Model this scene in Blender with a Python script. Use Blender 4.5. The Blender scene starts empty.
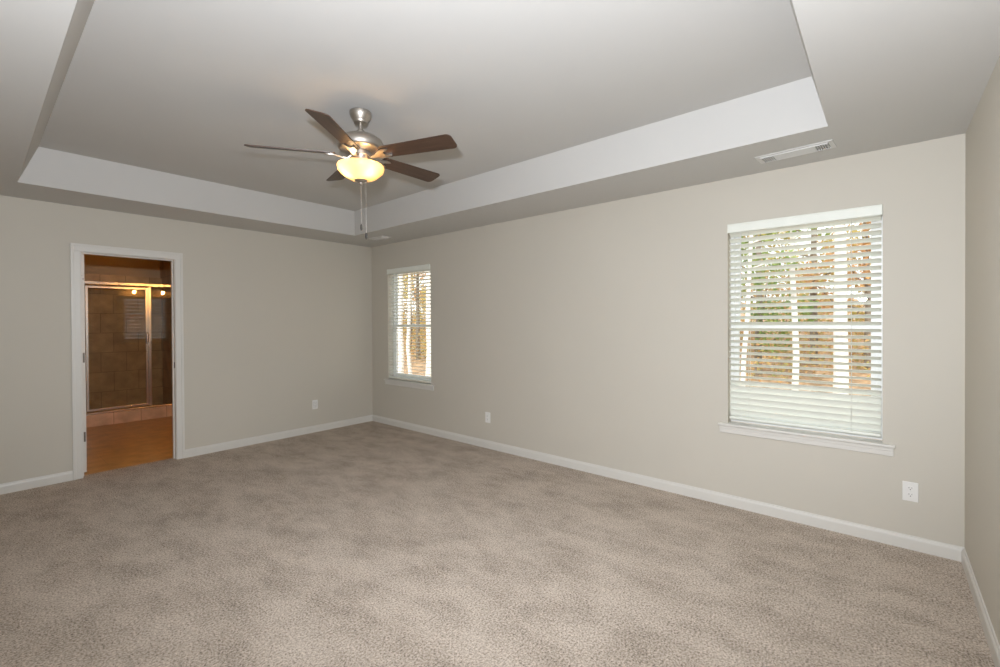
import bpy, bmesh, math, random
from mathutils import Vector, Matrix
PI = math.pi
scn = bpy.context.scene
C = scn.collection
random.seed(7)

# ------------------------------------------------------------------ camera, world, sun, lamps, exposure
F_PX, YAW, PITCH, ROLL = 450.676, 0.86572, -0.007475, -0.005513
CAM = Vector((-3.66767, -5.48811, 1.38692))
fw = Vector((math.sin(YAW)*math.cos(PITCH), math.cos(YAW)*math.cos(PITCH), math.sin(PITCH)))
rt0 = Vector((math.cos(YAW), -math.sin(YAW), 0)); up0 = rt0.cross(fw)
rt = rt0*math.cos(ROLL) + up0*math.sin(ROLL); up = up0*math.cos(ROLL) - rt0*math.sin(ROLL)
cd = bpy.data.cameras.new('camera'); cam = bpy.data.objects.new('camera', cd); C.objects.link(cam)
cam.matrix_world = Matrix(((rt.x, up.x, -fw.x, CAM.x), (rt.y, up.y, -fw.y, CAM.y), (rt.z, up.z, -fw.z, CAM.z), (0, 0, 0, 1)))
cd.sensor_width = 36; cd.lens = F_PX/1000*36; cd.shift_y = -(333.5-324.957)/1000
cd.clip_start = 0.02
scn.camera = cam

w = bpy.data.worlds.new('overcast_sky'); scn.world = w; w.use_nodes = True
bg = w.node_tree.nodes['Background']
bg.inputs['Color'].default_value = (0.93, 0.97, 1.0, 1); bg.inputs['Strength'].default_value = 1.7
sd = bpy.data.lights.new('sun', 'SUN'); sd.energy = 3.8; sd.angle = 0.05; sd.color = (1, .95, .85)
sun = bpy.data.objects.new('sun', sd); C.objects.link(sun)
sun.rotation_euler = Vector((0.75, 0.15, -0.75)).to_track_quat('-Z', 'Y').to_euler()
# the photographer's flash, just above the camera (the blades' shadows on the ceiling point back to it)
fd = bpy.data.lights.new('camera_flash', 'SPOT'); fd.energy = 265; fd.shadow_soft_size = 0.04; fd.color = (0.95, 1.0, 1.08)
fd.spot_size = math.radians(170); fd.spot_blend = 0.6
fl = bpy.data.objects.new('camera_flash', fd); C.objects.link(fl)
fl.location = (-3.61, -5.28, 1.66)
fl.rotation_euler = Vector((0.72, 0.55, 0.42)).to_track_quat('-Z', 'Y').to_euler()

vs = scn.view_settings
vs.view_transform = 'Standard'; vs.look = 'None'; vs.gamma = 1.0; vs.use_curve_mapping = False
vs.exposure = 0.26
scn.cycles.use_denoising = True
scn.cycles.max_bounces = 10; scn.cycles.diffuse_bounces = 6; scn.cycles.transparent_max_bounces = 16
scn.cycles.glossy_bounces = 4; scn.cycles.sample_clamp_indirect = 6.0
scn.cycles.caustics_reflective = False; scn.cycles.caustics_refractive = False

# ------------------------------------------------------------------ materials
MATS = {}
def nodes_of(name):
    m = bpy.data.materials.new(name); m.use_nodes = True
    nt = m.node_tree; b = nt.nodes['Principled BSDF']; MATS[name] = m
    return m, nt, b
def N(nt, t, **k):
    n = nt.nodes.new(t)
    for a, v in k.items():
        if a in n.inputs: n.inputs[a].default_value = v
        else: setattr(n, a, v)
    return n
def L(nt, a, b): nt.links.new(a, b)
def ramp(nt, stops):
    r = nt.nodes.new('ShaderNodeValToRGB'); e = r.color_ramp.elements
    while len(e) < len(stops): e.new(0.5)
    for el, (p, c) in zip(e, stops): el.position = p; el.color = (*c, 1)
    return r
def plain(name, col, rough=0.5, metal=0.0, noise=0.04, nscale=6.0, bump=0.0, bscale=200.0):
    m, nt, b = nodes_of(name)
    tc = N(nt, 'ShaderNodeTexCoord'); n1 = N(nt, 'ShaderNodeTexNoise', Scale=nscale, Detail=4.0)
    L(nt, tc.outputs['Object'], n1.inputs['Vector'])
    r = ramp(nt, [(0.3, tuple(c*(1-noise) for c in col)), (0.7, tuple(min(1, c*(1+noise)) for c in col))])
    L(nt, n1.outputs['Fac'], r.inputs['Fac']); L(nt, r.outputs['Color'], b.inputs['Base Color'])
    b.inputs['Roughness'].default_value = rough; b.inputs['Metallic'].default_value = metal
    if bump:
        n2 = N(nt, 'ShaderNodeTexNoise', Scale=bscale, Detail=3.0); L(nt, tc.outputs['Object'], n2.inputs['Vector'])
        bp = N(nt, 'ShaderNodeBump', Strength=bump, Distance=0.002)
        L(nt, n2.outputs['Fac'], bp.inputs['Height']); L(nt, bp.outputs['Normal'], b.inputs['Normal'])
    return m
WALL = plain('greige_wall_paint', (0.60, 0.563, 0.49), 0.75, noise=0.012, nscale=1.5, bump=0.05, bscale=260)
CEIL = plain('flat_ceiling_paint', (0.585, 0.575, 0.553), 0.9, noise=0.012, nscale=1.2, bump=0.06, bscale=220)
TRIM = plain('white_trim_paint', (0.71, 0.69, 0.645), 0.35, noise=0.01)
VINYL = plain('white_vinyl', (0.84, 0.85, 0.84), 0.35, noise=0.01)
SLAT = plain('white_slat', (0.84, 0.86, 0.79), 0.4, noise=0.015, nscale=12)
CORD = plain('white_cord', (0.78, 0.78, 0.74), 0.8)
PLATE = plain('white_plastic', (0.83, 0.82, 0.79), 0.3, noise=0.008)
DARK = plain('dark_slot', (0.05, 0.045, 0.04), 0.7)
VENTM = plain('white_enamel', (0.66, 0.65, 0.63), 0.4, noise=0.008)
DUCT = plain('dark_duct', (0.10, 0.095, 0.085), 0.8)
HINGE = plain('satin_nickel_hinge', (0.16, 0.135, 0.11), 0.4, 0.6)
BROWNW = plain('tan_bathroom_paint', (0.55, 0.41, 0.25), 0.8, noise=0.015)
BARK = plain('grey_brown_bark', (0.20, 0.16, 0.12), 0.9, noise=0.35, nscale=14, bump=0.6, bscale=30)
PALEBARK = plain('pale_smooth_bark', (0.78, 0.75, 0.70), 0.8, noise=0.12, nscale=5, bump=0.4, bscale=24)
GROUNDM = plain('leaf_litter', (0.36, 0.23, 0.13), 0.95, noise=0.5, nscale=5, bump=0.8, bscale=18)

def carpet_mat():
    m, nt, b = nodes_of('beige_pile_carpet')
    tc = N(nt, 'ShaderNodeTexCoord')
    n1 = N(nt, 'ShaderNodeTexNoise', Scale=105.0, Detail=5.0, Roughness=0.82)      # tuft flecks
    n2 = N(nt, 'ShaderNodeTexNoise', Scale=4.6, Detail=8.0, Roughness=0.74)       # trodden, brushed patches
    n3 = N(nt, 'ShaderNodeTexVoronoi', Scale=120.0)
    mp = N(nt, 'ShaderNodeMapping'); mp.inputs['Rotation'].default_value = (0, 0, 0.6); mp.inputs['Scale'].default_value = (1.0, 0.55, 1)
    L(nt, tc.outputs['Object'], mp.inputs['Vector']); L(nt, mp.outputs['Vector'], n2.inputs['Vector'])
    for n in (n1, n3): L(nt, tc.outputs['Object'], n.inputs['Vector'])
    ma = N(nt, 'ShaderNodeMath', operation='MULTIPLY_ADD'); ma.inputs[1].default_value = 0.20; ma.inputs[2].default_value = -0.095
    L(nt, n2.outputs['Fac'], ma.inputs[0])
    sm = N(nt, 'ShaderNodeMath', operation='ADD'); L(nt, n1.outputs['Fac'], sm.inputs[0]); L(nt, ma.outputs[0], sm.inputs[1])
    r1 = ramp(nt, [(0.395, (0.16, 0.125, 0.10)), (0.455, (0.43, 0.365, 0.305)), (0.52, (0.535, 0.457, 0.385)), (0.60, (0.74, 0.645, 0.56))])
    L(nt, sm.outputs[0], r1.inputs['Fac'])
    r2 = ramp(nt, [(0.36, (0.90, 0.895, 0.89)), (0.56, (1, 1, 1))])
    L(nt, n2.outputs['Fac'], r2.inputs['Fac'])
    mx = N(nt, 'ShaderNodeMix', data_type='RGBA', blend_type='MULTIPLY'); mx.inputs[0].default_value = 1
    L(nt, r1.outputs['Color'], mx.inputs[6]); L(nt, r2.outputs['Color'], mx.inputs[7])
    L(nt, mx.outputs[2], b.inputs['Base Color']); b.inputs['Roughness'].default_value = 1.0
    b.inputs['Specular IOR Level'].default_value = 0.05
    ad = N(nt, 'ShaderNodeMath', operation='SUBTRACT'); L(nt, n1.outputs['Fac'], ad.inputs[0]); L(nt, n3.outputs['Distance'], ad.inputs[1])
    bp = N(nt, 'ShaderNodeBump', Strength=0.35, Distance=0.006); L(nt, ad.outputs[0], bp.inputs['Height']); L(nt, bp.outputs['Normal'], b.inputs['Normal'])
    return m
CARPET = carpet_mat()

def tile_mat(name, c1, c2, mortar, w_, h_, off=0.5, rot=None, loc=(0, 0, 0), rough=0.35, swap=None, mort=0.004):
    m, nt, b = nodes_of(name)
    tc = N(nt, 'ShaderNodeTexCoord'); sp = N(nt, 'ShaderNodeSeparateXYZ'); cb = N(nt, 'ShaderNodeCombineXYZ')
    L(nt, tc.outputs['Object'], sp.inputs[0])
    a, bb = swap or ('X', 'Z')
    L(nt, sp.outputs[a], cb.inputs['X']); L(nt, sp.outputs[bb], cb.inputs['Y'])
    mp = N(nt, 'ShaderNodeMapping'); mp.inputs['Location'].default_value = loc
    L(nt, cb.outputs[0], mp.inputs['Vector'])
    br = N(nt, 'ShaderNodeTexBrick', offset=off, squash=1.0)
    br.inputs['Scale'].default_value = 1.0; br.inputs['Brick Width'].default_value = w_; br.inputs['Row Height'].default_value = h_
    br.inputs['Mortar Size'].default_value = mort; br.inputs['Mortar Smooth'].default_value = 0.2
    br.inputs['Color1'].default_value = (*c1, 1); br.inputs['Color2'].default_value = (*c2, 1); br.inputs['Mortar'].default_value = (*mortar, 1)
    L(nt, mp.outputs[0], br.inputs['Vector'])
    n = N(nt, 'ShaderNodeTexNoise', Scale=7.0, Detail=6.0); L(nt, tc.outputs['Object'], n.inputs['Vector'])
    r = ramp(nt, [(0.3, (0.72, 0.72, 0.72)), (0.7, (1.1, 1.1, 1.1))]); L(nt, n.outputs['Fac'], r.inputs['Fac'])
    mx = N(nt, 'ShaderNodeMix', data_type='RGBA', blend_type='MULTIPLY'); mx.inputs[0].default_value = 1
    L(nt, br.outputs['Color'], mx.inputs[6]); L(nt, r.outputs['Color'], mx.inputs[7]); L(nt, mx.outputs[2], b.inputs['Base Color'])
    b.inputs['Roughness'].default_value = rough
    bp = N(nt, 'ShaderNodeBump', Strength=0.4, Distance=0.003); bp.invert = True
    L(nt, br.outputs['Fac'], bp.inputs['Height']); L(nt, bp.outputs['Normal'], b.inputs['Normal'])
    return m
TILE = tile_mat('brown_shower_tile', (0.52, 0.36, 0.19), (0.58, 0.41, 0.22), (0.30, 0.21, 0.11), 0.302, 0.297, loc=(2.394, -1.84+0.297*7, 0))
TILE_SIDE = tile_mat('brown_shower_side_tile', (0.52, 0.36, 0.19), (0.58, 0.41, 0.22), (0.30, 0.21, 0.11), 0.302, 0.297, loc=(0, -1.84+0.297*7, 0), swap=('Y', 'Z'))
CURBT = tile_mat('tan_curb_tile', (0.60, 0.42, 0.28), (0.66, 0.46, 0.31), (0.34, 0.23, 0.15), 0.302, 0.6, off=0.0, loc=(2.394, 0.2, 0))
FLOORT = tile_mat('orange_tan_floor_tile', (0.49, 0.30, 0.105), (0.535, 0.325, 0.115), (0.40, 0.245, 0.09), 0.45, 0.45, swap=('X', 'Y'), rough=0.3, loc=(.1, .1, 0), mort=0.003)

def metal(name, col, rough, streak=0.0):
    m, nt, b = nodes_of(name)
    tc = N(nt, 'ShaderNodeTexCoord'); mp = N(nt, 'ShaderNodeMapping'); mp.inputs['Scale'].default_value = (2, 2, 160)
    n = N(nt, 'ShaderNodeTexNoise', Scale=3.0, Detail=3.0)
    L(nt, tc.outputs['Object'], mp.inputs['Vector']); L(nt, mp.outputs['Vector'], n.inputs['Vector'])
    r = ramp(nt, [(0.3, tuple(c*0.92 for c in col)), (0.7, tuple(min(1, c*1.06) for c in col))])
    L(nt, n.outputs['Fac'], r.inputs['Fac']); L(nt, r.outputs['Color'], b.inputs['Base Color'])
    b.inputs['Metallic'].default_value = 1.0; b.inputs['Roughness'].default_value = rough
    return m
NICKEL = metal('brushed_nickel', (0.50, 0.46, 0.41), 0.42)
CHROME = metal('satin_chrome', (0.62, 0.59, 0.54), 0.26)

def wood_mat():
    m, nt, b = nodes_of('dark_walnut_veneer')
    tc = N(nt, 'ShaderNodeTexCoord'); mp = N(nt, 'ShaderNodeMapping'); mp.inputs['Scale'].default_value = (1.5, 26, 26)
    n = N(nt, 'ShaderNodeTexNoise', Scale=3.0, Detail=6.0, Roughness=0.6)
    L(nt, tc.outputs['Object'], mp.inputs['Vector']); L(nt, mp.outputs['Vector'], n.inputs['Vector'])
    r = ramp(nt, [(0.3, (0.046, 0.025, 0.016)), (0.55, (0.080, 0.044, 0.028)), (0.75, (0.112, 0.064, 0.041))])
    L(nt, n.outputs['Fac'], r.inputs['Fac']); L(nt, r.outputs['Color'], b.inputs['Base Color'])
    b.inputs['Roughness'].default_value = 0.38
    return m
WOOD = wood_mat()

def glass_mat(name, tint, rough=0.0, ior=1.5):
    m, nt, b = nodes_of(name); nt.nodes.remove(b)
    out = nt.nodes['Material Output']
    ge = N(nt, 'ShaderNodeNewGeometry'); dt = N(nt, 'ShaderNodeVectorMath', operation='DOT_PRODUCT')
    L(nt, ge.outputs['Normal'], dt.inputs[0]); L(nt, ge.outputs['Incoming'], dt.inputs[1])
    ab = N(nt, 'ShaderNodeMath', operation='ABSOLUTE'); L(nt, dt.outputs['Value'], ab.inputs[0])
    om = N(nt, 'ShaderNodeMath', operation='SUBTRACT'); om.inputs[0].default_value = 1; L(nt, ab.outputs[0], om.inputs[1])
    pw = N(nt, 'ShaderNodeMath', operation='POWER'); L(nt, om.outputs[0], pw.inputs[0]); pw.inputs[1].default_value = 5
    f0 = ((ior-1)/(ior+1))**2
    fr = N(nt, 'ShaderNodeMath', operation='MULTIPLY_ADD'); L(nt, pw.outputs[0], fr.inputs[0]); fr.inputs[1].default_value = 1-f0; fr.inputs[2].default_value = f0
    tr = N(nt, 'ShaderNodeBsdfTransparent', Color=(*tint, 1))
    gl = N(nt, 'ShaderNodeBsdfGlossy', Roughness=rough); mx = N(nt, 'ShaderNodeMixShader')
    L(nt, fr.outputs[0], mx.inputs[0]); L(nt, tr.outputs[0], mx.inputs[1]); L(nt, gl.outputs[0], mx.inputs[2]); L(nt, mx.outputs[0], out.inputs['Surface'])
    return m
GLASS = glass_mat('window_glass', (0.97, 0.985, 0.98))
SHGLASS = glass_mat('shower_glass', (0.90, 0.90, 0.87))
MIRROR = metal('silvered_mirror', (0.9, 0.9, 0.9), 0.01)

def bowl_mat():
    m, nt, b = nodes_of('amber_alabaster_glass'); out = nt.nodes['Material Output']
    tc = N(nt, 'ShaderNodeTexCoord'); n = N(nt, 'ShaderNodeTexNoise', Scale=9.0, Detail=5.0); L(nt, tc.outputs['Object'], n.inputs['Vector'])
    r = ramp(nt, [(0.3, (0.78, 0.54, 0.28)), (0.7, (0.86, 0.66, 0.40))]); L(nt, n.outputs['Fac'], r.inputs['Fac'])
    tl = N(nt, 'ShaderNodeBsdfTranslucent'); L(nt, r.outputs['Color'], tl.inputs['Color'])
    L(nt, r.outputs['Color'], b.inputs['Base Color']); b.inputs['Roughness'].default_value = 0.25
    mx = N(nt, 'ShaderNodeMixShader'); mx.inputs[0].default_value = 0.6
    L(nt, b.outputs[0], mx.inputs[1]); L(nt, tl.outputs[0], mx.inputs[2]); L(nt, mx.outputs[0], out.inputs['Surface'])
    return m
BOWL = bowl_mat()
def emit(name, col, s):
    m, nt, b = nodes_of(name)
    b.inputs['Base Color'].default_value = (*col, 1); b.inputs['Emission Color'].default_value = (*col, 1); b.inputs['Emission Strength'].default_value = s
    return m
BULB = emit('lit_fan_bulb', (1.0, 0.66, 0.32), 47.0)
BULB2 = emit('lit_vanity_bulb', (1.0, 0.50, 0.14), 330.0)

def leaf_mat(name, cols):
    m, nt, b = nodes_of(name); out = nt.nodes['Material Output']
    tc = N(nt, 'ShaderNodeTexCoord'); n = N(nt, 'ShaderNodeTexNoise', Scale=7.5, Detail=4.0); L(nt, tc.outputs['Object'], n.inputs['Vector'])
    k = len(cols); r = ramp(nt, [(0.3+0.4*i/(k-1), c) for i, c in enumerate(cols)])
    L(nt, n.outputs['Fac'], r.inputs['Fac']); L(nt, r.outputs['Color'], b.inputs['Base Color']); b.inputs['Roughness'].default_value = 0.6
    tl = N(nt, 'ShaderNodeBsdfTranslucent'); L(nt, r.outputs['Color'], tl.inputs['Color'])
    mx = N(nt, 'ShaderNodeMixShader'); mx.inputs[0].default_value = 0.4
    L(nt, b.outputs[0], mx.inputs[1]); L(nt, tl.outputs[0], mx.inputs[2]); L(nt, mx.outputs[0], out.inputs['Surface'])
    return m
LEAF = {
    'green': leaf_mat('green_leaves', [(0.09, 0.17, 0.05), (0.26, 0.38, 0.09), (0.52, 0.52, 0.17)]),
    'yellow': leaf_mat('yellow_leaves', [(0.36, 0.36, 0.08), (0.62, 0.50, 0.13), (0.72, 0.58, 0.26)]),
    'orange': leaf_mat('orange_leaves', [(0.42, 0.34, 0.12), (0.70, 0.40, 0.16), (0.78, 0.54, 0.33)]),
    'mixed': leaf_mat('mixed_autumn_leaves', [(0.16, 0.24, 0.07), (0.46, 0.40, 0.14), (0.62, 0.34, 0.16), (0.34, 0.36, 0.12)]),
}

# ------------------------------------------------------------------ mesh helpers
class MB:
    def __init__(s): s.bm = bmesh.new()
    def box(s, x0, x1, y0, y1, z0, z1, bev=0.0, mtx=None):
        b2 = bmesh.new()
        bmesh.ops.create_cube(b2, size=1)
        for v in b2.verts:
            v.co = Vector(((x0+x1)/2+v.co.x*(x1-x0), (y0+y1)/2+v.co.y*(y1-y0), (z0+z1)/2+v.co.z*(z1-z0)))
        if bev: bmesh.ops.bevel(b2, geom=list(b2.edges), offset=bev, segments=2, affect='EDGES', profile=0.5)
        if mtx is not None: b2.transform(mtx)
        s._merge(b2); return s
    def _merge(s, b2):
        me = bpy.data.meshes.new('tmp'); b2.to_mesh(me); b2.free(); s.bm.from_mesh(me); bpy.data.meshes.remove(me)
    def lathe(s, prof, seg=48, c=(0, 0, 0), close=True, mtx=None):
        b2 = bmesh.new(); rings = []
        for r, z in prof:
            if r < 1e-6: rings.append([b2.verts.new((c[0], c[1], c[2]+z))])
            else: rings.append([b2.verts.new((c[0]+r*math.cos(2*PI*i/seg), c[1]+r*math.sin(2*PI*i/seg), c[2]+z)) for i in range(seg)])
        for a, b in zip(rings, rings[1:]):
            for i in range(seg):
                j = (i+1) % seg
                if len(a) == 1 and len(b) > 1: b2.faces.new((a[0], b[i], b[j]))
                elif len(b) == 1 and len(a) > 1: b2.faces.new((a[i], a[j], b[0]))
                elif len(a) > 1: b2.faces.new((a[i], a[j], b[j], b[i]))
        if close:
            for rg in (rings[0], rings[-1]):
                if len(rg) > 1: b2.faces.new(rg)
        bmesh.ops.recalc_face_normals(b2, faces=b2.faces)
        if mtx is not None: b2.transform(mtx)
        s._merge(b2); return s
    def tube(s, pts, r, seg=8):
        b2 = bmesh.new(); pts = [Vector(p) for p in pts]; rs = r if isinstance(r, (list, tuple)) else [r]*len(pts)
        rings = []
        for i, p in enumerate(pts):
            d = (pts[min(i+1, len(pts)-1)]-pts[max(i-1, 0)]).normalized()
            a = d.cross(Vector((0, 0, 1)) if abs(d.z) < 0.9 else Vector((1, 0, 0))).normalized(); bb = d.cross(a)
            rings.append([b2.verts.new(p+rs[i]*(a*math.cos(2*PI*k/seg)+bb*math.sin(2*PI*k/seg))) for k in range(seg)])
        for a, b in zip(rings, rings[1:]):
            for i in range(seg): b2.faces.new((a[i], a[(i+1) % seg], b[(i+1) % seg], b[i]))
        b2.faces.new(rings[0]); b2.faces.new(rings[-1])
        bmesh.ops.recalc_face_normals(b2, faces=b2.faces); s._merge(b2); return s
    def sphere(s, c, r, sc=(1, 1, 1), seg=16):
        b2 = bmesh.new(); bmesh.ops.create_uvsphere(b2, u_segments=seg, v_segments=max(6, seg//2), radius=r)
        for v in b2.verts: v.co = Vector((c[0]+v.co.x*sc[0], c[1]+v.co.y*sc[1], c[2]+v.co.z*sc[2]))
        s._merge(b2); return s
    def prism(s, outline, z0, z1, bev=0.0, mtx=None):      # outline in xy, extruded along z
        b2 = bmesh.new()
        lo = [b2.verts.new((x, y, z0)) for x, y in outline]; hi = [b2.verts.new((x, y, z1)) for x, y in outline]
        n = len(outline); b2.faces.new(lo[::-1]); b2.faces.new(hi)
        for i in range(n): b2.faces.new((lo[i], lo[(i+1) % n], hi[(i+1) % n], hi[i]))
        bmesh.ops.recalc_face_normals(b2, faces=b2.faces)
        if bev: bmesh.ops.bevel(b2, geom=list(b2.edges), offset=bev, segments=2, affect='EDGES', profile=0.5)
        if mtx is not None: b2.transform(mtx)
        s._merge(b2); return s
    def build(s, name, mat, parent=None, smooth=False, loc=None):
        me = bpy.data.meshes.new(name); s.bm.to_mesh(me); s.bm.free()
        return link(name, me, mat, parent, smooth, loc)
def link(name, me, mat, parent=None, smooth=False, loc=None):
    o = bpy.data.objects.new(name, me); C.objects.link(o); me.materials.append(mat)
    if smooth:
        for p in me.polygons: p.use_smooth = True
        me.set_sharp_from_angle(angle=math.radians(38))
    if parent: o.parent = parent
    if loc: o.location = loc
    return o
def tag(o, label=None, cat=None, group=None, kind=None):
    if label: o['label'] = label
    if cat: o['category'] = cat
    if group: o['group'] = group
    if kind: o['kind'] = kind
    return o
def empty(name, loc, rz=0.0):
    o = bpy.data.objects.new(name, None); C.objects.link(o); o.location = loc; o.rotation_euler = (0, 0, rz); o.empty_display_size = 0.1
    return o
def struct(o): o['kind'] = 'structure'; return o
def dup(o, parent, loc=None, rot=None):
    c = o.copy(); C.objects.link(c); c.parent = parent
    if loc is not None: c.location = loc
    if rot is not None: c.rotation_euler = rot
    return c

# ------------------------------------------------------------------ room shell
H, LY, WX = 2.44, 5.8416, 4.07          # soffit height, room length, room width
WT = 0.14
D0, D1, DH = -3.02, -2.32, 2.035         # bathroom doorway
WINS = [(-5.484, -4.602), (-1.250, -0.374)]
WZ0, WZ1 = 0.60, 2.10

def wall_with_holes(name, axis, a0, a1, z0, z1, t0, t1, holes, mat):
    """a wall along `axis`; t0..t1 its thickness; holes = (a0,a1,z0,z1)"""
    m = MB(); As = sorted({a0, a1, *[h[0] for h in holes], *[h[1] for h in holes]}); Zs = sorted({z0, z1, *[h[2] for h in holes], *[h[3] for h in holes]})
    b2 = m.bm; cells = set()
    for i in range(len(As)-1):
        for j in range(len(Zs)-1):
            ca, cz = (As[i]+As[i+1])/2, (Zs[j]+Zs[j+1])/2
            if not any(h[0] < ca < h[1] and h[2] < cz < h[3] for h in holes): cells.add((i, j))
    V = {}
    def vert(i, j, k):
        if (i, j, k) not in V:
            t = (t0, t1)[k]; V[i, j, k] = b2.verts.new((As[i], t, Zs[j]) if axis == 'x' else (t, As[i], Zs[j]))
        return V[i, j, k]
    for i, j in cells:
        for k in (0, 1): b2.faces.new([vert(i, j, k), vert(i+1, j, k), vert(i+1, j+1, k), vert(i, j+1, k)])
        for di, dj, e in ((-1, 0, ((i, j), (i, j+1))), (1, 0, ((i+1, j), (i+1, j+1))), (0, -1, ((i, j), (i+1, j))), (0, 1, ((i, j+1), (i+1, j+1)))):
            if (i+di, j+dj) not in cells:
                (p, q), (r, s) = e; b2.faces.new([vert(p, q, 0), vert(r, s, 0), vert(r, s, 1), vert(p, q, 1)])
    bmesh.ops.recalc_face_normals(b2, faces=b2.faces)
    return struct(m.build(name, mat))

struct(MB().box(-WX-WT, WT, -LY-WT, 0.09, -0.08, 0.0).build('floor_bedroom', CARPET))
wall_with_holes('wall_back', 'x', -WX-WT, 0.0, -0.08, H, 0.0, 0.12, [(D0-0.02, D1+0.02, -0.08, DH+0.02)], WALL)
wall_with_holes('wall_right', 'y', -LY-WT, 0.12, -0.08, H, 0.0, WT, [(y0, y1, WZ0, WZ1) for y0, y1 in WINS], WALL)
struct(MB().box(-WX-WT, 0, -LY-WT, -LY, -0.08, H).build('wall_near', WALL))
struct(MB().box(-WX-WT, -WX, -LY, 0, -0.08, H).build('wall_left', WALL))

def tray_ceiling():
    m = MB(); b = m.bm
    def ring(x0, x1, y0, y1, z): return [b.verts.new(p) for p in ((x0, y0, z), (x1, y0, z), (x1, y1, z), (x0, y1, z))]
    A = ring(-WX-WT, WT, -LY-WT, 0.12, H)
    B = ring(-3.4326, -0.6357, -5.2574, -0.6003, H)
    D = ring(-3.3258, -0.6976, -5.191, -0.697, H+0.2687)
    T = ring(-WX-WT, WT, -LY-WT, 0.12, H+0.42)
    def band(p, q):
        for i in range(4): b.faces.new((p[i], p[(i+1) % 4], q[(i+1) % 4], q[i]))
    band(A, B); band(B, D); b.faces.new(D); band(T, A); b.faces.new(T)
    bmesh.ops.recalc_face_normals(b, faces=b.faces)
    return struct(m.build('ceiling', CEIL))
tray_ceiling()

def baseboard(name, axis, a0, a1, face, sgn):
    """runs along axis from a0 to a1 on a wall face; sgn points into the room"""
    prof = [(0, 0), (0.014, 0), (0.014, 0.060), (0.012, 0.068), (0.008, 0.074), (0.006, 0.084), (0, 0.084)]
    m = MB(); b = m.bm; ends = []
    for a in (a0, a1):
        ends.append([b.verts.new((a, face+sgn*t, z) if axis == 'x' else (face+sgn*t, a, z)) for t, z in prof])
    n = len(prof)
    for i in range(n): b.faces.new((ends[0][i], ends[0][(i+1) % n], ends[1][(i+1) % n], ends[1][i]))
    b.faces.new(ends[0]); b.faces.new(ends[1]); bmesh.ops.recalc_face_normals(b, faces=b.faces)
    return struct(m.build(name, TRIM))
baseboard('baseboard_back_left', 'x', -WX, D0-0.071, 0, -1)
baseboard('baseboard_back', 'x', D1+0.071, 0, 0, -1)
baseboard('baseboard_right', 'y', -LY, -0.014, 0, -1)
baseboard('baseboard_near', 'x', -WX, -0.014, -LY, 1)
baseboard('baseboard_left', 'y', -LY+0.014, -0.014, -WX, 1)

# ------------------------------------------------------------------ doorway
def doorway():
    m = MB()
    for x0, x1, fx in ((D0-0.07, D0-0.004, -1), (D1+0.004, D1+0.07, 1)):
        m.box(x0, x1, -0.012, 0.0, 0, DH+0.004, 0.003)
        ox = x0 if fx < 0 else x1
        m.box(min(ox, ox-fx*0.022), max(ox, ox-fx*0.022), -0.018, -0.011, 0, DH+0.0485, 0.003)
    m.box(D0-0.07, D1+0.07, -0.012, 0.0, DH+0.004, DH+0.07, 0.003)
    m.box(D0-0.07, D1+0.07, -0.018, -0.011, DH+0.048, DH+0.07, 0.003)
    fr = struct(m.build('door_1', TRIM))
    j = MB()
    j.box(D0-0.0195, D0, 0.0, 0.12, 0, DH); j.box(D1, D1+0.0195, 0.0, 0.12, 0, DH); j.box(D0-0.0195, D1+0.0195, 0.0, 0.12, DH, DH+0.0195)
    j.build('jamb', TRIM, fr)
    s = MB()
    s.box(D0, D0+0.011, 0.045, 0.078, 0, DH-0.011, 0.002); s.box(D1-0.011, D1, 0.045, 0.078, 0, DH-0.011, 0.002); s.box(D0, D1, 0.045, 0.078, DH-0.011, DH, 0.002)
    s.build('door_stop', TRIM, fr)
    # the door stands open into the bathroom: only its hinge edge faces the room
    xa, xb, ya, yb, za, zb = D0+0.003, D0+0.038, 0.124, 0.816, 0.016, DH-0.004
    l = MB(); l.box(xa, xb, ya, yb, za, zb, 0.002)
    lf = l.build('door_leaf', TRIM, fr)
    for z0_, z1_ in ((0.22, 0.95), (1.12, 1.88)):
        q = MB()
        for x0_, x1_ in ((xb-0.001, xb+0.005), (xa-0.002, xa+0.001)):
            q.box(x0_, x1_, ya+0.11, ya+0.13, z0_, z1_, 0.001); q.box(x0_, x1_, yb-0.13, yb-0.11, z0_, z1_, 0.001)
            q.box(x0_, x1_, ya+0.129, yb-0.129, z0_, z0_+0.02, 0.001); q.box(x0_, x1_, ya+0.129, yb-0.129, z1_-0.02, z1_, 0.001)
        q.build('panel_moulding', TRIM, lf)
    for z in (0.345, 1.075, 1.80):
        h = MB(); hm_ = TRIM if z > 1.5 else HINGE
        h.box(xa+0.004, xa+0.030, ya-0.0025, ya+0.001, z-0.045, z+0.045, 0.001)
        h.lathe([(0.0055, -0.045), (0.0055, 0.045)], 12, (xa+0.001, ya-0.005, z))
        hh = h.build('hinge', hm_, lf)
        for k, dx in ((-0.03, .012), (0, .022), (0.03, .012)):
            sc = MB(); sc.lathe([(0.0042, 0), (0.003, 0.0015)], 10, (0, 0, 0), mtx=Matrix.Translation((xa+0.003+dx, ya-0.0025, z+k)) @ Matrix.Rotation(PI/2, 4, 'X'))
            sc.build('screw', DARK, hh)
    sp = MB(); sp.box(D1-0.0025, D1, 0.006, 0.036, 0.93, 0.99, 0.001); sp.build('strike_plate', HINGE, fr)
    return fr
doorway()

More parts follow.
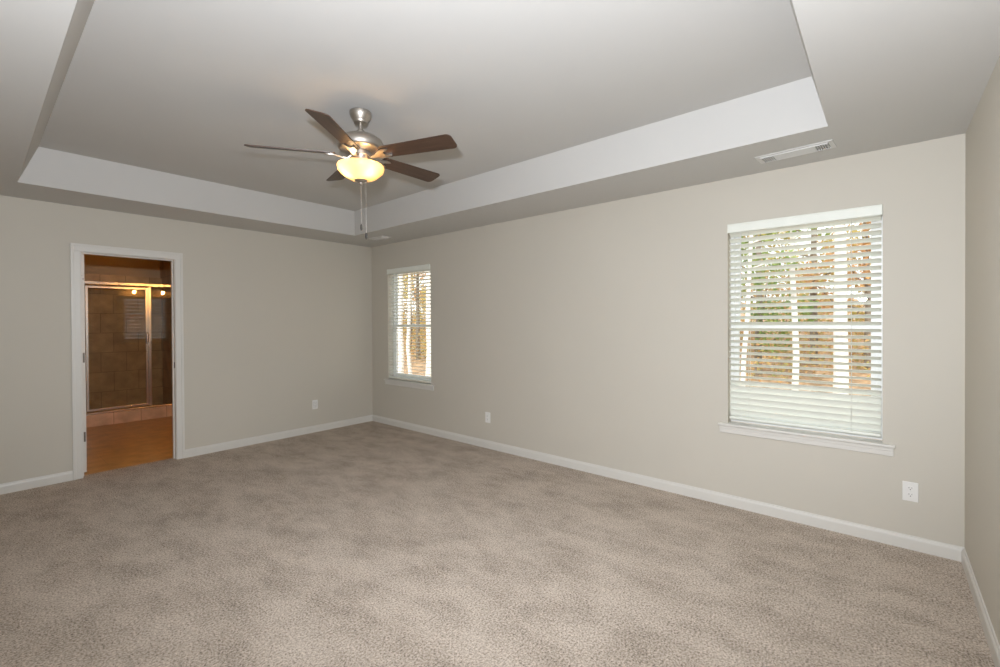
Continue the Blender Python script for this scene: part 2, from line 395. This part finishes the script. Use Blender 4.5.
# ------------------------------------------------------------------ windows of the right wall
def window(name, y0, y1, z0=0.62, z1=2.10):
    m = MB()
    xf0, xf1 = 0.082, 0.138
    m.box(xf0, xf1, y0, y0+0.028, z0, z1, 0.002); m.box(xf0, xf1, y1-0.028, y1, z0, z1, 0.002)
    m.box(xf0, xf1, y0+0.027, y1-0.027, z1-0.028, z1, 0.002); m.box(xf0, xf1, y0+0.027, y1-0.027, z0, z0+0.028, 0.002)
    fr = struct(m.build(name, VINYL))
    zm = (z0+z1)/2 - 0.022
    def sash(nm, xa, xb, za, zb, bot):
        s = MB(); a, b = y0+0.026, y1-0.026; st = 0.032
        s.box(xa, xb, a, a+st, za, zb, 0.003); s.box(xa, xb, b-st, b, za, zb, 0.003)
        s.box(xa, xb, a+st-.002, b-st+.002, za, za+bot, 0.003); s.box(xa, xb, a+st-.002, b-st+.002, zb-0.036, zb, 0.003)
        o = s.build(nm, VINYL, fr); xm = (xa+xb)/2
        g = MB(); g.box(xm-0.002, xm+0.002, a+st-.004, b-st+.004, za+bot-.004, zb-0.032); g.build('pane', GLASS, o)
        return o
    sash('upper_sash', 0.112, 0.134, zm-0.018, z1-0.027, 0.036)
    ls = sash('lower_sash', 0.088, 0.110, z0+0.027, zm+0.018, 0.05)
    lk = MB(); yc = (y0+y1)/2
    lk.box(0.086, 0.108, yc-0.03, yc+0.03, zm+0.018, zm+0.025, 0.002); lk.box(0.082, 0.092, yc-0.006, yc+0.035, zm+0.025, zm+0.033, 0.002)
    lk.build('sash_lock', VINYL, ls)
    st = MB()
    st.box(-0.034, 0.0, y0-0.060, y1+0.064, 0.5995, 0.619, 0.006)
    st.box(-0.002, 0.083, y0, y1, 0.6, 0.619)
    sill = st.build('window_sill', TRIM, fr)
    ap = MB()
    ap.box(-0.013, 0.0, y0-0.052, y1+0.056, 0.546, 0.5995, 0.003); ap.box(-0.018, -0.012, y0-0.052, y1+0.056, 0.577, 0.5995, 0.003)
    ap.build('apron', TRIM, sill)
    return fr
window('window_1', *WINS[0]); window('window_2', *WINS[1])

def slat_mesh(y0, y1, width):
    m = MB(); b = m.bm; n = 6; t = 0.0028; ends = []
    for y in (y0, y1):
        top = [(-width/2+width*i/n, 0.0035*(1-(2*i/n-1)**2)) for i in range(n+1)]
        ends.append([b.verts.new((x, y, z+t/2)) for x, z in top] + [b.verts.new((x, y, z-t/2)) for x, z in reversed(top)])
    k = len(ends[0])
    for i in range(k): b.faces.new((ends[0][i], ends[0][(i+1) % k], ends[1][(i+1) % k], ends[1][i]))
    b.faces.new(ends[0]); b.faces.new(ends[1]); bmesh.ops.recalc_face_normals(b, faces=b.faces)
    me = bpy.data.meshes.new('slat'); b.to_mesh(me); b.free()
    for p in me.polygons: p.use_smooth = True
    me.set_sharp_from_angle(angle=math.radians(40))
    me.materials.append(SLAT)
    return me

def blind(y0, y1, ztop, zbot, tilt, closed, label, group, ladders, wand_y, wand_len, pitch=0.044, width=0.05, xc=0.032):
    """built in its own frame: x into the wall, y along the wall, origin at the bottom rail's middle"""
    ym = (y0+y1)/2; h = (y1-y0)/2
    root = tag(empty('window_blind', (0, ym, zbot)), label, 'blind', group)
    Zt = ztop-zbot
    v = MB(); v.box(-0.014, -0.004, -h-0.003, h+0.003, Zt-0.066, Zt, 0.003); v.box(-0.017, -0.013, -h-0.003, h+0.003, Zt-0.012, Zt-0.002, 0.0015)
    v.box(-0.017, -0.013, -h-0.003, h+0.003, Zt-0.064, Zt-0.055, 0.0015)
    v.build('valance', SLAT, root)
    hr = MB(); hr.box(0.004, 0.060, -h+0.002, h-0.002, Zt-0.052, Zt-0.004, 0.003); hr.build('headrail', SLAT, root)
    br = MB(); br.box(xc-0.026, xc+0.026, -h+0.004, h-0.004, 0.0, 0.019, 0.005); br.build('bottom_rail', SLAT, root)
    me = slat_mesh(-h+0.004, h-0.004, width)
    z = 0.019+pitch*0.72; zs = []
    while z < Zt-0.07: zs.append(z); z += pitch
    for i, zz in enumerate(zs):
        a = tilt if i >= closed else math.radians(66 if i < closed-1 else 50)
        rot_jit = math.radians(random.uniform(-1.2, 1.2))
        o = bpy.data.objects.new('slat', me); C.objects.link(o); o.parent = root; o.location = (xc, 0, zz); o.rotation_euler = (random.uniform(-.0015, .0015), a+rot_jit, 0)
    for yl in ladders:
        for dx in (-width/2-0.0015, width/2+0.0015):
            c = MB(); c.tube([(xc+dx, yl-ym, 0.01), (xc+dx, yl-ym, Zt-0.05)], 0.0011, 6); c.build('ladder_cord', CORD, root)
    if wand_y is not None:
        wd = MB(); wd.tube([(0.0, wand_y-ym, Zt-0.07), (-0.004, wand_y-ym, Zt-wand_len)], 0.0036, 8); wd.sphere((-0.004, wand_y-ym, Zt-wand_len), 0.0055, seg=10)
        wd.build('tilt_wand', CORD, root)
    return root
T16 = math.radians(24)
blind(WINS[0][0]+0.004, WINS[0][1]-0.004, 2.099, 0.652, T16, 6, 'white slatted blind in the large window beside the right corner, lowest slats tilted shut', 'white window blinds',
      (-5.33, -4.74), -4.69, 0.62)
blind(WINS[1][0]+0.004, WINS[1][1]-0.004, 2.099, 0.636, math.radians(8), 0, 'white slatted blind hanging open in the narrow-looking window by the far corner', 'white window blinds',
      (-1.11, -0.51), -0.47, 0.80)

# ------------------------------------------------------------------ wall outlets
def outlet(loc, rz, label, decora=False):
    """local frame: x across, y out of the wall (towards -y), z up"""
    r = tag(empty('wall_outlet', loc, rz), label, 'outlet', 'white wall outlets')
    p = MB(); p.box(-0.036, 0.036, -0.006, 0.0, -0.058, 0.058, 0.003); p.build('cover_plate', PLATE, r)
    if decora:
        f = MB(); f.box(-0.017, 0.017, -0.0085, -0.005, -0.034, 0.034, 0.0015); fo = f.build('receptacle_face', PLATE, r)
        g = MB(); g.box(-0.0185, 0.0185, -0.0064, -0.0058, -0.0355, 0.0355); g.build('gap', DARK, r)
        ys = (-0.017, 0.017); base = -0.0085
    else:
        base = -0.009; ys = (-0.0195, 0.0195)
    for zc in ys:
        if not decora:
            f = MB(); out = []
            for i in range(24):
                a = 2*PI*i/24; x = 0.0172*math.cos(a); z = 0.0172*math.sin(a); out.append((x, max(-0.0138, min(0.0138, z))))
            f.prism(out, 0.005, 0.009, mtx=Matrix.Translation((0, 0, zc)) @ Matrix.Rotation(PI/2, 4, 'X')); fo = f.build('receptacle_face', PLATE, r)
        s = MB(); s.box(-0.0075, -0.0055, base-0.0006, base, zc+0.001, zc+0.009); s.box(0.0055, 0.0075, base-0.0006, base, zc+0.002, zc+0.008)
        s.lathe([(0.0026, -0.0003), (0.0026, 0.0003)], 12, mtx=Matrix.Translation((0, base-0.0003, zc-0.006)) @ Matrix.Rotation(PI/2, 4, 'X'))
        s.build('slots', DARK, fo)
    for zc in ((0.0475, -0.0475) if decora else (0.0,)):
        sc = MB(); sc.lathe([(0.003, -0.0006), (0.0022, 0.0006)], 12, mtx=Matrix.Translation((0, -0.0064, zc)) @ Matrix.Rotation(PI/2, 4, 'X'))
        sc.build('screw', PLATE, r)
    return r
outlet((-0.847, 0, 0.349), 0, 'white outlet with rectangular insert on the back wall between doorway and corner', True)
outlet((0, -2.187, 0.337), -PI/2, 'white outlet low on the long window wall, midway between the two windows')
outlet((0, -5.612, 0.348), -PI/2, 'white duplex outlet below the large window, nearest the right corner')

# ------------------------------------------------------------------ ceiling registers
def vent(loc, length, width, rz, label):
    """long axis local y, face down at z=0"""
    r = tag(empty('ceiling_vent', loc, rz), label, 'vent', 'white ceiling registers')
    hl, hw = length/2, width/2; ow, ol = hw-0.026, hl-0.026
    f = MB()
    f.box(-hw, -ow, -hl, hl, -0.006, 0, 0.002); f.box(ow, hw, -hl, hl, -0.006, 0, 0.002)
    f.box(-ow-.001, ow+.001, -hl, -ol, -0.006, 0, 0.002); f.box(-ow-.001, ow+.001, ol, hl, -0.006, 0, 0.002)
    f.box(-ow-.004, -ow, -ol, ol, -0.013, -0.005, 0.001); f.box(ow, ow+.004, -ol, ol, -0.013, -0.005, 0.001)
    f.build('frame', VENTM, r)
    d = MB(); d.box(-ow, ow, -ol, ol, -0.0012, -0.0002); d.build('duct_opening', DUCT, r)
    bank = length*0.17
    me = None
    for sg in (-1, 1):
        for k in range(6):
            y = sg*(ol-bank*(k+0.5)/6)
            if me is None:
                s = MB(); s.box(-ow, ow, -0.0022, 0.0022, -0.006, 0.006); o = s.build('louvre', VENTM, r, loc=(0, y, -0.0085)); me = o
                o.rotation_euler = (0.2, 0, 0)
            else: dup(me, r, (0, y, -0.0085), (0.2*(-sg), 0, 0))
    cl = ol-bank
    mid = None
    for k in range(3):
        x = -ow+2*ow*(k+0.5)/3
        if mid is None:
            s = MB(); s.box(-ow/3-0.004, ow/3+0.004, -cl, cl, -0.001, 0.001); mid = s.build('long_louvre', VENTM, r, loc=(x, 0, -0.007)); mid.rotation_euler = (0, 0.22, 0)
        else: dup(mid, r, (x, 0, -0.007), (0, 0.22, 0))
    return r
vent((-0.311, -5.062, H), 0.41, 0.155, math.radians(-4), 'long white ceiling register on the soffit near the large window')
vent((-0.355, -0.708, H), 0.30, 0.14, 0.0, 'small distant white ceiling register on the soffit by the far corner')

# ------------------------------------------------------------------ ceiling fan
FX, FY, FZ = -2.067, -2.984, 2.7087
fan = tag(empty('ceiling_fan', (FX, FY, FZ)), 'brushed nickel ceiling fan with five dark wooden blades and a lit amber bowl light', 'ceiling fan')
MB().lathe([(0.060, 0), (0.066, -0.003), (0.066, -0.020), (0.060, -0.036), (0.047, -0.056), (0.040, -0.066), (0.040, -0.072), (0.030, -0.074), (0, -0.074)], 48).build('canopy', NICKEL, fan, True)
MB().lathe([(0.0125, -0.07), (0.0125, -0.13)], 24).lathe([(0.020, -0.115), (0.024, -0.120), (0.024, -0.132)], 24).build('downrod', NICKEL, fan, True)
MB().lathe([(0.0, -0.137), (0.03, -0.139), (0.060, -0.145), (0.085, -0.153), (0.112, -0.166), (0.132, -0.181), (0.140, -0.196), (0.141, -0.212), (0.138, -0.232), (0.130, -0.240), (0.108, -0.244), (0.085, -0.250), (0.055, -0.253), (0, -0.253)], 56).build('motor_housing', NICKEL, fan, True)
MB().lathe([(0.0, -0.250), (0.062, -0.252), (0.066, -0.260), (0.064, -0.276), (0.056, -0.280), (0.054, -0.286), (0.054, -0.318), (0.060, -0.324), (0.060, -0.334), (0.085, -0.340), (0.084, -0.346), (0, -0.347)], 40).build('switch_housing', NICKEL, fan, True)
bowl = MB().lathe([(0.130, -0.336), (0.138, -0.336), (0.1425, -0.342), (0.142, -0.352), (0.136, -0.374), (0.122, -0.388), (0.099, -0.407), (0.068, -0.422), (0.038, -0.429), (0.012, -0.430)], 64, close=False).build('bowl_shade', BOWL, fan, True)
bowl['label'] = 'lit amber glass bowl'
MB().lathe([(0.0, -0.421), (0.036, -0.423), (0.040, -0.428), (0.036, -0.434), (0.024, -0.441), (0.013, -0.446), (0.010, -0.455), (0.004, -0.460), (0, -0.461)], 32).build('finial', NICKEL, fan, True)
cr = Vector((rt0.x, rt0.y, 0))
for sg in (-1, 1):
    c = cr*(0.058*sg) - Vector((fw.x, fw.y, 0)).normalized()*0.052
    b = MB(); b.sphere((c.x, c.y, -0.374), 0.021, (1, 1, 1.15), 20); b.lathe([(0.011, 0.024), (0.012, 0.040)], 16, (c.x, c.y, -0.374)); b.build('bulb', BULB, fan, True)
bp_ = MB()
for cx_, cy_, ze in ((0.0, 0.0, -0.722), (cr.x*0.031, cr.y*0.031, -0.776)):
    k = MB(); k.tube([(cx_, cy_, -0.43), (cx_, cy_, ze+0.02)], 0.0007, 6)
    zz = -0.435
    while zz > ze+0.02: k.sphere((cx_, cy_, zz), 0.0011, seg=6); zz -= 0.010
    ch = k.build('pull_chain', NICKEL, fan)
    q = MB(); q.lathe([(0.002, 0.020), (0.0055, 0.014), (0.0068, 0.0), (0.0068, -0.012), (0.004, -0.022), (0, -0.024)], 14, (cx_, cy_, ze)); q.build('chain_pull', DARK, ch, True)
bp_.bm.free()
BL_TH, BL_P, BL_Z = math.radians(146.6), -0.258, 2.437-FZ
def blade_mesh():
    pts = []
    r0, r1, w0, w1, rc = 0.150, 0.648, 0.053, 0.064, 0.030
    pts += [(r0, -w0+0.012), (r0+0.012, -w0)]
    for cx_, cy_, a0 in ((r1-rc, -w1+rc, -PI/2), (r1-rc, w1-rc, 0)):
        for i in range(7):
            a = a0+PI/2*i/6; pts.append((cx_+rc*math.cos(a), cy_+rc*math.sin(a)))
    pts += [(r0+0.012, w0), (r0, w0-0.012)]
    return MB().prism(pts, -0.003, 0.003, 0.0012)
def iron_mesh():
    m = MB()
    # neck curving out from the hub, then a leaf-shaped plate with two tines under the blade
    half = [(0.055, 0.015), (0.085, 0.011), (0.110, 0.012), (0.132, 0.022), (0.152, 0.032), (0.175, 0.037), (0.198, 0.036), (0.212, 0.029), (0.200, 0.020), (0.172, 0.010)]
    out = half + [(x, -y) for x, y in reversed(half)]
    b2 = bmesh.new()
    lo = [b2.verts.new((x, y, -0.0045)) for x, y in out]; hi = [b2.verts.new((x, y, 0.0035)) for x, y in out]; n = len(out)
    caps = [b2.faces.new(lo[::-1]), b2.faces.new(hi)]
    for i in range(n): b2.faces.new((lo[i], lo[(i+1) % n], hi[(i+1) % n], hi[i]))
    bmesh.ops.recalc_face_normals(b2, faces=b2.faces); bmesh.ops.triangulate(b2, faces=caps)
    for v in b2.verts:
        x = v.co.x; v.co.z += -0.0085 - 0.016*max(0, min(1, (0.165-x)/0.08)) + 0.020*max(0, min(1, (0.085-x)/0.03))
    m._merge(b2)
    for x, y in ((0.190, 0.027), (0.190, -0.027), (0.150, 0.0)): m.lathe([(0.005, 0), (0.0035, -0.002), (0, -0.0025)], 10, (x, y, -0.0125))
    return m
b0 = i0 = None
for k in range(5):
    th = BL_TH+k*2*PI/5; sag = (0.010, 0.038, 0.0, -0.022, -0.020)[k]
    if b0 is None:
        b0 = blade_mesh().build('blade', WOOD, fan, loc=(0, 0, BL_Z)); b0.rotation_euler = (BL_P, sag, th)
        i0 = iron_mesh().build('blade_iron', NICKEL, b0, True)
    else:
        bk = dup(b0, fan, (0, 0, BL_Z), (BL_P, sag, th)); dup(i0, bk)

# ------------------------------------------------------------------ bathroom beyond the doorway
BX0, BX1, BY1 = -3.45, -0.02, 3.60
SY0, SY1, SX0, SX1 = 2.62, 3.52, -2.70, -1.63       # shower alcove
struct(MB().box(BX0-0.1, BX1+0.16, 0.09, BY1+0.1, -0.09, -0.004).build('floor_bathroom', FLOORT))
wall_with_holes('wall_bathroom_far', 'x', BX0-0.1, BX1+0.16, -0.08, H, BY1, BY1+0.1, [(-1.25, -0.35, 0.94, 2.06)], BROWNW)
struct(MB().box(BX0-0.1, BX0, 0.12, BY1, -0.08, H).build('wall_bathroom_left', BROWNW))
struct(MB().box(0.0, 0.14, 0.12, BY1, -0.08, H).build('wall_bathroom_right', BROWNW))
m = MB(); m.box(BX0, D0-0.07, 0.12, 0.13, 0, H); m.box(D1+0.07, 0, 0.12, 0.13, 0, H); m.box(D0-0.07, D1+0.07, 0.12, 0.13, DH+0.07, H)
struct(m.build('wall_bathroom_near', BROWNW))
struct(MB().box(BX0-0.1, 0.14, 0.12, BY1+0.1, H, H+0.12).build('ceiling_bathroom', BROWNW))
struct(MB().box(SX0, SX1, SY1, BY1, 0, 2.13).build('wall_shower_back', TILE))
struct(MB().box(SX1, SX1+0.10, SY0, BY1, 0, H).build('wall_shower_right', TILE_SIDE))
struct(MB().box(SX0-0.10, SX0, SY0, BY1, 0, H).build('wall_shower_left', TILE_SIDE))
struct(MB().box(SX0, SX1, SY0, SY0+0.12, -0.004, 0.158, 0.006).build('shower_curb', CURBT))
struct(MB().box(SX0, SX1, SY0+0.12, SY1, -0.004, 0.04).build('floor_shower', FLOORT))

sh = tag(empty('shower_enclosure', ((SX0+SX1)/2, SY0+0.05, 0.158)), 'framed glass shower door and panel standing on the tiled curb', 'shower enclosure')
sox, soy, soz = sh.location
def P(m, x0, x1, y0, y1, z0, z1, b=0.003): return m.box(x0-sox, x1-sox, y0-soy, y1-soy, z0-soz, z1-soz, b)
PX0, PX1 = -2.025, -1.955                                # the post between door and fixed panel
g = SY0+0.05
P(MB(), SX0, SX1, g-0.022, g+0.022, 1.925, 1.965).build('header', CHROME, sh)
P(MB(), SX0, SX1, g-0.022, g+0.022, 0.158, 0.183).build('sill_track', CHROME, sh)
P(MB(), PX1-0.034, PX1, g-0.018, g+0.018, 0.183, 1.925).build('post', CHROME, sh)
P(MB(), SX0, SX0+0.028, g-0.018, g+0.018, 0.183, 1.925).build('wall_jamb', CHROME, sh)
P(MB(), SX1-0.028, SX1, g-0.018, g+0.018, 0.183, 1.925).build('wall_jamb', CHROME, sh)
fp = P(MB(), PX1-0.004, SX1-0.024, g-0.003, g+0.003, 0.183, 1.925, 0).build('fixed_panel', SHGLASS, sh)
dm = MB(); dx0, dx1 = SX0+0.031, PX1-0.036
P(dm, dx0, dx0+0.030, g-0.014, g+0.014, 0.200, 1.905); P(dm, dx1-0.030, dx1, g-0.014, g+0.014, 0.200, 1.905)
P(dm, dx0+.029, dx1-.029, g-0.014, g+0.014, 1.872, 1.905); P(dm, dx0+.029, dx1-.029, g-0.014, g+0.014, 0.200, 0.232)
dr = dm.build('door', CHROME, sh)
P(MB(), dx0+0.027, dx1-0.027, g-0.003, g+0.003, 0.229, 1.875, 0).build('glass', SHGLASS, dr)
hm = MB(); xh = dx1-0.016-sox
hm.tube([(xh, -0.012, 1.10-soz), (xh, -0.045, 1.11-soz), (xh, -0.050, 1.13-soz), (xh, -0.050, 1.23-soz), (xh, -0.045, 1.25-soz), (xh, -0.012, 1.26-soz)], 0.008, 10); hm.build('handle', CHROME, dr, True)

# the mirror and lamp over the vanity, on the bathroom side of the doorway wall: seen only as reflections in the shower glass
mr = tag(empty('vanity_mirror', (-1.05, 0.13, 1.0)), 'wide frameless mirror seen reflected in the shower glass', 'mirror')
MB().box(-0.88, 0.88, 0.0, 0.006, 0.0, 0.90, 0.002).build('mirror_glass', MIRROR, mr)
vl = tag(empty('vanity_light', (-1.25, 0.13, 1.975)), 'vanity lamp bar whose two lit bulbs glow in the shower glass', 'lamp')
MB().box(-0.56, 0.56, 0.0, 0.022, 0.03, 0.13, 0.006).build('back_plate', NICKEL, vl)
for x in (-0.44, 0.0, 0.44):
    a = MB(); a.tube([(x, 0.02, 0.08), (x, 0.075, 0.085), (x, 0.085, 0.05)], 0.008, 10); a.lathe([(0.022, 0.058), (0.028, 0.030)], 20, (x, 0.085, 0)); a.build('arm', NICKEL, vl, True)
    b = MB(); b.sphere((x, 0.085, 0.0), 0.027, (1, 1, 1.2), 18); b.build('bulb', BULB2, vl, True)

def bath_window():
    x0, x1, z0, z1 = -1.25, -0.35, 0.94, 2.06
    m = MB(); ya, yb = BY1+0.05, BY1+0.1
    m.box(x0, x0+0.04, ya, yb, z0, z1, .002); m.box(x1-0.04, x1, ya, yb, z0, z1, .002); m.box(x0+.039, x1-.039, ya, yb, z1-0.04, z1, .002); m.box(x0+.039, x1-.039, ya, yb, z0, z0+0.04, .002)
    m.box(x0+.039, x1-.039, ya, yb, 1.47, 1.52, .002)
    fr = struct(m.build('window_3', VINYL))
    MB().box(x0+.035, x1-.035, BY1+.073, BY1+.077, z0+.035, z1-.035).build('pane', GLASS, fr)
    MB().box(x0-0.05, x1+0.05, BY1-0.03, BY1+0.05, z0-0.022, z0, 0.005).build('window_sill', TRIM, fr)
    r = tag(empty('window_blind', ((x0+x1)/2, BY1+0.02, z0)), 'pale slatted blind of the bathroom window, seen reflected in the shower glass', 'blind')
    h = (x1-x0)/2-0.006
    MB().box(-h, h, -0.025, 0.02, 1.05, 1.115, 0.003).build('valance', SLAT, r)
    me = slat_mesh(-h, h, 0.09)
    for k in range(12):
        o = bpy.data.objects.new('slat', me); C.objects.link(o); o.parent = r; o.location = (0, 0, 0.05+k*0.085); o.rotation_euler = (0, math.radians(38), PI/2)
bath_window()

# ------------------------------------------------------------------ the wooded slope outside
def ground():
    m = MB(); b = m.bm; n = 24; V = {}
    for i in range(n+1):
        for j in range(n+1):
            x = 0.4+60*(i/n)**1.4; y = -30+75*j/n
            V[i, j] = b.verts.new((x, y, -0.75+0.075*max(0, x-2)+random.uniform(-.08, .08)*min(1, x/4)))
    for i in range(n):
        for j in range(n): b.faces.new((V[i, j], V[i+1, j], V[i+1, j+1], V[i, j+1]))
    return struct(m.build('ground', GROUNDM, smooth=True))
ground()
def gz(x): return -0.75+0.075*max(0, x-2)
def leaves_mesh(name, clusters, size, rnd):
    vs_, fs = [], []
    for (cx_, cy_, cz_, rx, rz_, n) in clusters:
        for _ in range(n):
            while True:
                p = Vector((rnd.uniform(-1, 1), rnd.uniform(-1, 1), rnd.uniform(-1, 1)))
                if p.length < 1: break
            c = Vector((cx_+p.x*rx, cy_+p.y*rx, cz_+p.z*rz_))
            a = Vector((rnd.gauss(0, 1), rnd.gauss(0, 1), rnd.gauss(0, .6))).normalized()
            q = a.cross(Vector((rnd.gauss(0, 1), rnd.gauss(0, 1), rnd.gauss(0, 1)))).normalized()
            s = size*rnd.uniform(.6, 1.25); i = len(vs_)
            fold = a.cross(q)*s*0.18
            vs_ += [c-a*s, c-q*s*.5+fold, c+a*s, c+q*s*.5+fold]; fs += [(i, i+1, i+2), (i, i+2, i+3)]
    me = bpy.data.meshes.new(name); me.from_pydata([tuple(v) for v in vs_], [], fs); return me
def tree(x, y, h, r, bark, kind, label, seed, group, lean=0.0, nleaf=1500, low=0.25, spread=1.3, cat='tree', name='woodland_tree'):
    rnd = random.Random(seed); z0 = gz(x)-0.1
    root = tag(empty(name, (x, y, z0)), label, cat, group)
    t = MB(); pts, rs = [], []
    for i in range(9):
        f = i/8; pts.append((lean*h*f*0.3+rnd.uniform(-.03, .03), lean*h*f+rnd.uniform(-.04, .04), h*f)); rs.append(r*(1-0.72*f))
    t.tube(pts, rs, 10); cl = []
    for k in range(11):
        f = low+(0.97-low)*k/10; base = Vector(pts[min(8, int(f*8))]); base.z = h*f
        a = rnd.uniform(0, 2*PI); ln = spread*rnd.uniform(.5, 1)*(1.15-f*0.6)
        mid = base+Vector((math.cos(a), math.sin(a), .3))*ln*.55; tip = base+Vector((math.cos(a), math.sin(a), .75))*ln
        t.tube([base, mid, tip], [r*.30*(1.1-f*.6), r*.18, r*.05], 6)
        cl.append((tip.x, tip.y, tip.z, .55*spread*.6, .42*spread*.6, nleaf//16)); cl.append((mid.x, mid.y, mid.z, .4*spread*.6, .35*spread*.6, nleaf//30))
    t.build('trunk', bark, root, True)
    link('foliage', leaves_mesh('foliage', cl, 0.068, rnd), LEAF[kind], root)
    return root
G1, G2 = 'trees outside the large window', 'trees outside the far corner window'
def toward(px_y_at6, x):        # where the sight line that meets x=6 at this y stands at another depth
    return CAM.y+(px_y_at6-CAM.y)*(x-CAM.x)/(6-CAM.x)
# outside the large window
tree(6.5, toward(-4.93, 6.5), 8.0, 0.125, PALEBARK, 'orange', 'thick pale trunk outside the large window, right of its middle', 11, G1, nleaf=1100, low=0.45)
tree(8.0, toward(-4.27, 8), 8.0, 0.07, PALEBARK, 'yellow', 'slim pale trunk outside the large window, left of the thick pale trunk', 12, G1, 0.01, nleaf=900, low=0.4)
tree(7.0, toward(-3.42, 7), 8.0, 0.055, PALEBARK, 'green', 'thin leaning pale tree outside the large window, nearest its left edge', 13, G1, -0.04, nleaf=1000, low=0.3)
tree(10.5, toward(-3.70, 10.5), 7.5, 0.10, BARK, 'green', 'green leafy brown-barked tree in the left half of the large window', 14, G1, nleaf=5200, low=0.12, spread=1.9)
tree(11.5, toward(-5.28, 11.5), 7.5, 0.10, BARK, 'orange', 'orange autumn tree at the right edge of the large window', 15, G1, nleaf=5200, low=0.05, spread=1.8)
tree(12.5, toward(-4.55, 12.5), 8.5, 0.11, BARK, 'yellow', 'yellow-green tree behind the pale trunks in the middle of the large window', 16, G1, nleaf=5200, low=0.14, spread=1.9)
# outside the far corner window
tree(5.0, toward(7.25, 5), 8.0, 0.10, PALEBARK, 'mixed', 'pale trunk outside the far corner window, leftmost of its trunks', 21, G2, nleaf=700, low=0.5)
tree(6.2, toward(6.80, 6.2), 8.5, 0.075, PALEBARK, 'orange', 'second pale trunk from the left outside the far corner window', 22, G2, -0.01, nleaf=800, low=0.5)
tree(5.6, toward(5.78, 5.6), 8.5, 0.13, PALEBARK, 'yellow', 'thick pale trunk at the right side of the far corner window', 23, G2, nleaf=700, low=0.5)
tree(9.0, toward(6.3, 9), 7.0, 0.10, BARK, 'yellow', 'yellow autumn tree in the middle of the far corner window', 24, G2, nleaf=5200, low=0.05, spread=2.0)
tree(11.0, toward(6.75, 11), 9.0, 0.11, BARK, 'orange', 'tall orange autumn tree behind the yellow one at the far corner window', 25, G2, nleaf=5000, low=0.15, spread=2.2)
rnd = random.Random(99)
cl = []
for k in range(300):
    x = rnd.uniform(15, 24); y = -14+56*rnd.random(); z = gz(x)+abs(rnd.gauss(0, 1))*3.6
    cl.append((x, y, z, 1.4, 1.1, 190))
o = link('distant_woodland', leaves_mesh('distant_woodland', cl, 0.10, rnd), LEAF['mixed']); tag(o, 'mass of distant autumn woodland seen through both window blinds', 'woodland', kind='stuff')
cl = []
for k in range(170):
    x = rnd.uniform(7, 15); y = -12+46*rnd.random(); cl.append((x, y, gz(x)+0.5, 0.8, 0.7, 120))
o = link('undergrowth', leaves_mesh('undergrowth', cl, 0.06, rnd), LEAF['mixed']); tag(o, 'low brush and fallen leaves below the trees outside the windows', 'brush', kind='stuff')
